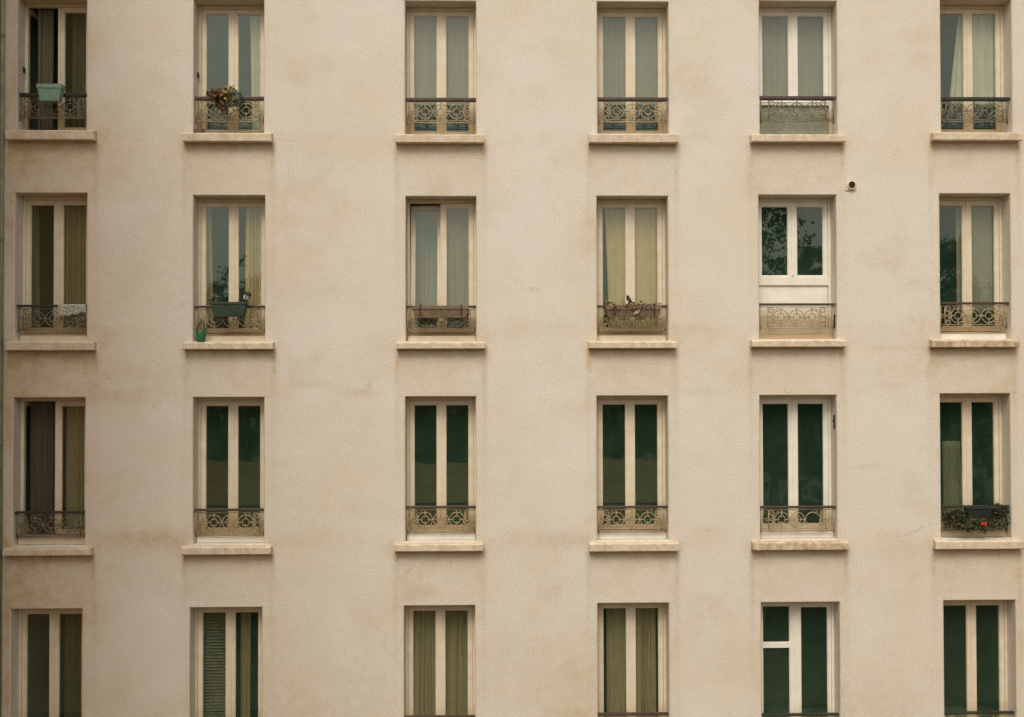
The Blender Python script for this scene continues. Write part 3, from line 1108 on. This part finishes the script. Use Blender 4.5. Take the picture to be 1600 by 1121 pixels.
# second row, second window: green planter, lantern, watering can
x, H, B = wx(2, 2)
planter("planter", x + 0.285, x + 0.865, H - 0.185, H + 0.045, M["bottle"], "long dark green planter on the railing beside a black lantern", taper=0.05, rim=0.03)
plant("seedling_clump", (x + 0.36, -0.03, H + 0.03), "small sprig of green leaves in the dark green planter's left end", [
    ("foliage", M["leaf"], 40, (-0.02, 0, 0.06), (0.07, 0.04, 0.07), 0.045)])
t = empty("lantern", (x + 0.80, -0.02, H + 0.03), "black garden lantern with pale glass leaning out of the green planter", "lantern")
ax = Vector((0.42, -0.1, 0.9)).normalized()
lb = MB()
lb.tube([(0, 0, -0.12), tuple(ax * 0.03)], 0.008, 6)
lb.build("stake", M["dark_metal"], t)
lb = MB()
lb.lathe(tuple(ax * 0.025), [(0.030, 0), (0.045, 0.012), (0.045, 0.03), (0.036, 0.036)], 14, tuple(ax))
lb.build("collar", M["dark_metal"], t, smooth=False)
lb = MB()
lb.lathe(tuple(ax * 0.060), [(0.036, 0), (0.046, 0.02), (0.048, 0.085), (0.044, 0.09)], 14, tuple(ax))
lb.build("lamp_glass", M["lamp_glass"], t)
lb = MB()
lb.lathe(tuple(ax * 0.149), [(0.062, 0), (0.064, 0.012), (0.040, 0.035), (0.012, 0.045)], 14, tuple(ax))
lb.build("cap", M["dark_metal"], t)
lb = MB()
q = Vector((0, 0, 1)).rotation_difference(ax)
for k in range(5):
    a = 2 * PI * k / 5 + 0.9
    o1 = q @ Vector((0.050 * math.cos(a), 0.050 * math.sin(a), 0.06))
    o2 = q @ Vector((0.054 * math.cos(a), 0.054 * math.sin(a), 0.152))
    lb.tube([tuple(o1), tuple(o2)], 0.0055, 5)
lb.build("cage", M["dark_metal"], t)
t = empty("watering_can", (x + 0.125, -0.015, B), "bright green plastic watering can standing on the sill", "watering can")
cb = MB()
cb.lathe((0, 0, 0.004), [(0.066, 0), (0.072, 0.02), (0.070, 0.13), (0.060, 0.165), (0.045, 0.17)], 18)
cb.build("body", M["can"], t, smooth=False)
cb = MB()
cb.tube([(0.060, 0, 0.05), (0.085, 0, 0.12), (0.100, 0, 0.26), (0.125, 0, 0.33)], [0.014, 0.011, 0.009, 0.008], 8)
cb.lathe((0.122, 0, 0.325), [(0.008, 0), (0.024, 0.02), (0.022, 0.026)], 10, (0.5, 0, 0.86))
cb.build("spout", M["can"], t, smooth=True)
cb = MB()
cb.tube([(-0.05, 0, 0.16), (-0.035, 0, 0.24), (0.01, 0, 0.315), (0.045, 0, 0.33), (0.055, 0, 0.27), (0.05, 0, 0.16)], 0.010, 8)
cb.build("handle", M["bottle"], t, smooth=True)

# second row, third window: rusty empty planter on hooks
x, H, B = wx(2, 3)
t = planter("planter", x + 0.11, x + 0.995, H - 0.205, H - 0.012, M["terra"], "rusty brown empty planter hung from two hooks on a railing", taper=0.03, rim=0.055)
hooks(t, (-0.32, 0.325), 0.193, -0.11, 0.055)

# second row, fourth window: planter with withered plants
x, H, B = wx(2, 4)
t = planter("planter", x + 0.13, x + 1.00, H - 0.195, H - 0.020, M["drab"], "drab brown planter full of withered orange plants hung on a railing", taper=0.02, rim=0.06)
hooks(t, (-0.30, 0.33), 0.175, -0.11, 0.055)
tb = MB()
tb.quad((0.0, -0.118, 0.035), (0.075, -0.120, 0.055), (0.105, -0.120, 0.115), (0.025, -0.118, 0.10))
o = tb.build("paper_tag", M["tag"], t)
s = o.modifiers.new("card thickness", 'SOLIDIFY')
s.thickness = 0.003
plant("withered_plants", (x + 0.56, -0.03, H - 0.03), "withered orange and yellow plants growing in the drab brown planter", [
    ("dry_foliage", M["leaf_dry"], 80, (0.12, 0, 0.012), (0.36, 0.05, 0.035), 0.04),
    ("orange_foliage", M["leaf_yellow"], 24, (0.18, -0.02, 0.035), (0.28, 0.05, 0.03), 0.04),
    ("yellow_flower", M["leaf_yellow"], 34, (-0.40, 0, 0.06), (0.04, 0.03, 0.04), 0.03),
    ("green_foliage", M["leaf"], 26, (-0.06, 0, 0.085), (0.045, 0.03, 0.06), 0.05),
    ("overhanging_foliage", M["leaf_dry"], 60, (-0.05, -0.10, -0.02), (0.42, 0.02, 0.03), 0.035)])

# third row, sixth window: dark planter, mixed plants and one red flower
x, H, B = wx(3, 6)
planter("planter", x + 0.36, x + 0.80, H - 0.20, H - 0.005, M["navy"], "blackish planter among dark plants on a railing with one red flower", taper=0.03, rim=0.03)
plant("trailing_plant", (x + 0.20, -0.02, H - 0.12), "dark brownish foliage covering the left end of the railing beside the blackish planter", [
    ("foliage", M["leaf_dark"], 260, (0.0, 0, -0.06), (0.20, 0.05, 0.18), 0.045),
    ("green_foliage", M["leaf"], 120, (0.12, -0.03, -0.03), (0.14, 0.05, 0.14), 0.05)])
plant("bushy_plant", (x + 0.88, -0.02, H - 0.08), "dark bushy plant spilling over the railing's right end beside the red flower", [
    ("foliage", M["leaf_dark"], 420, (0.03, 0, 0.0), (0.17, 0.06, 0.11), 0.045),
    ("green_foliage", M["leaf"], 130, (0.03, -0.03, -0.17), (0.16, 0.04, 0.14), 0.045)])
t = plant("geranium", (x + 0.60, -0.10, H - 0.20), "red flowered geranium hanging below the blackish planter", [
    ("foliage", M["leaf"], 150, (0.0, 0, -0.10), (0.24, 0.03, 0.10), 0.045),
    ("dark_foliage", M["leaf_dark"], 110, (-0.22, 0.02, -0.10), (0.28, 0.03, 0.10), 0.045)])
pb = MB()
for i in range(60):
    d = Vector((random.gauss(0, 1), random.gauss(0, 1) - 0.5, random.gauss(0, 1))).normalized()
    pb.leaf(Vector((0.015, -0.05, -0.07)) + d * 0.014, 0.027, d, 0.6)
pb.build("flower_head", M["petal"], t)

# ------------------------------------------------------------------ the neighbouring wing at the left and its downpipe
wing = empty("side_building", (-7.69, 0, 0), "red ochre wing of a neighbouring house meeting the cream facade at its left edge", "building")
wb = MB()
wb.box(-12.0, 0, -10.5, -0.001, 0, 21.0)
wb.build("wall", M["side"], wing)
wb = MB()
wb.box(-12.2, 0.25, -10.8, -0.4, 21.003, 21.4)
wb.build("roof", M["tiles"], wing)
for zz in (3.4, 6.6, 9.8, 13.0, 16.2):
    for yy in (-3.2, -6.4, -9.4):
        f = MB()
        f.box(0.002, 0.05, yy - 0.6, yy + 0.6, zz, zz + 0.08)
        f.box(0.002, 0.05, yy - 0.6, yy + 0.6, zz + 1.92, zz + 2.0)
        for a in (-0.6, -0.04, 0.52):
            f.box(0.002, 0.048, yy + a, yy + a + 0.08, zz + 0.083, zz + 1.917)
        fo = f.build("window", M["frame"], wing)
        g = MB()
        g.box(0.004, 0.02, yy - 0.518, yy + 0.518, zz + 0.085, zz + 1.915)
        g.build("pane", M["door"], fo)
shade_wing = empty("side_building", (11.2, 0, 0), "added unseen red ochre wing shading the right side, past the facade's last windows", "building")  # out-of-view block added to darken the facade's right side
wb = MB()
wb.box(0, 9.0, -5.2, -0.001, 0, 21.0)
wb.build("wall", M["side"], shade_wing)
wb = MB()
wb.box(-0.25, 9.2, -5.5, -0.4, 21.003, 21.4)
wb.build("roof", M["tiles"], shade_wing)
dp = MB()
dp.tube([(-7.645, -0.055, 0), (-7.645, -0.055, 20)], 0.03, 12)
for zz in (2.0, 5.2, 8.4, 11.6, 14.8, 18.0):
    dp.lathe((-7.645, -0.055, zz), [(0.034, 0), (0.036, 0.01), (0.036, 0.05), (0.034, 0.06)], 12)
tag(dp.build("downpipe", M["pipe"], None, smooth=True), "thin grey green downpipe running down the facade's left corner", "pipe")

# ------------------------------------------------------------------ across the courtyard, seen as reflections in the panes
gb = MB()
gb.quad((-90, -130, 0), (90, -130, 0), (90, 14, 0), (-90, 14, 0))
tag(gb.build("ground", M["grass"]), kind="structure")
low_b = empty("garage_building", (-2.0, -20.5, 0), "low ochre garage with a brown roof, mirrored in the lower windows", "building")
b = MB()
b.box(-12, 12, -6, 0, 0, 3.3)
b.build("wall", M["garage"], low_b)
b = MB()
b.v += [(-12.3, 0.4, 3.304), (12.3, 0.4, 3.304), (12.3, -3.0, 6.1), (-12.3, -3.0, 6.1), (-12.3, -6.4, 3.304), (12.3, -6.4, 3.304)]
b.f += [(0, 1, 2, 3), (3, 2, 5, 4), (0, 3, 4), (1, 5, 2), (0, 4, 5, 1)]
b.build("roof", M["tiles"], low_b)
for k in range(6):
    d = MB()
    d.box(-11 + 3.8 * k, -8.4 + 3.8 * k, 0.002, 0.05, 0, 2.4)
    d.build("door", M["door"], low_b)


def tree_part(tb, lb, x, y, h, rad, n):
    tb.tube([(x, y, 0), (x + 0.1, y, h * 0.3), (x - 0.1, y + 0.1, h * 0.75)], [0.28, 0.22, 0.08], 8)
    lobes = []
    for k in range(15):
        zz = h * random.uniform(0.32, 0.92)
        w = rad * math.sqrt(max(0.1, 1 - ((zz / h - 0.55) / 0.5) ** 2))
        a = random.uniform(0, 2 * PI)
        lobes.append((x + w * 0.6 * math.cos(a), y + w * 0.6 * math.sin(a), zz, rad * random.uniform(0.38, 0.6)))
        tb.tube([(x, y, h * 0.3), lobes[-1][:3]], [0.1, 0.03], 5)
    lobes.append((x, y, h - rad * 0.5, rad * 0.5))
    for i in range(n):                       # leaf clumps spread through the lobes
        lx, ly, lz, lr = random.choice(lobes)
        d = Vector((random.gauss(0, 1), random.gauss(0, 1), random.gauss(0, 0.8))).normalized() * lr * random.uniform(0.45, 1.05)
        cr = random.uniform(0.18, 0.42)
        for k in range(38):
            e = Vector((random.gauss(0, 0.5), random.gauss(0, 0.5), random.gauss(0, 0.4))) * cr
            lb.leaf((lx + d.x + e.x, ly + d.y + e.y, lz + d.z + e.z), random.uniform(0.09, 0.17), None, 0.45)


tb, lb = MB(), MB()
for (x, y, h, rad) in ((-24, -29, 15, 4), (-18.5, -29, 15.5, 3.6), (-14.5, -28.5, 14.0, 3.0), (-11, -28, 14.6, 2.8), (-7.2, -28.5, 12.4, 2.6), (-3, -29, 11.8, 2.8), (1.5, -28.5, 12.0, 2.8), (5.5, -29, 12.0, 2.8), (9.0, -28.5, 13.5, 2.6), (12.2, -27.5, 18.0, 2.7), (14.9, -28, 15.7, 2.4), (19.8, -27.5, 15.6, 1.9), (23.5, -28.5, 14.0, 2.6), (28, -29, 15, 4)):
    tree_part(tb, lb, x, y, h, rad, 620 if x in (12.2, 14.9, 19.8) else 300)
for i in range(7000):                        # undergrowth that closes the gaps between the trunks
    lb.leaf((random.uniform(-28, 30), random.uniform(-31, -27.5), 8.6 * random.random() ** 0.8), random.uniform(0.3, 0.6))
tl = lb.build("treeline", M["tree"])
tag(tl, kind="stuff")
tk = tb.build("trunks", M["bark"], tl)
tag(tk, kind="stuff")
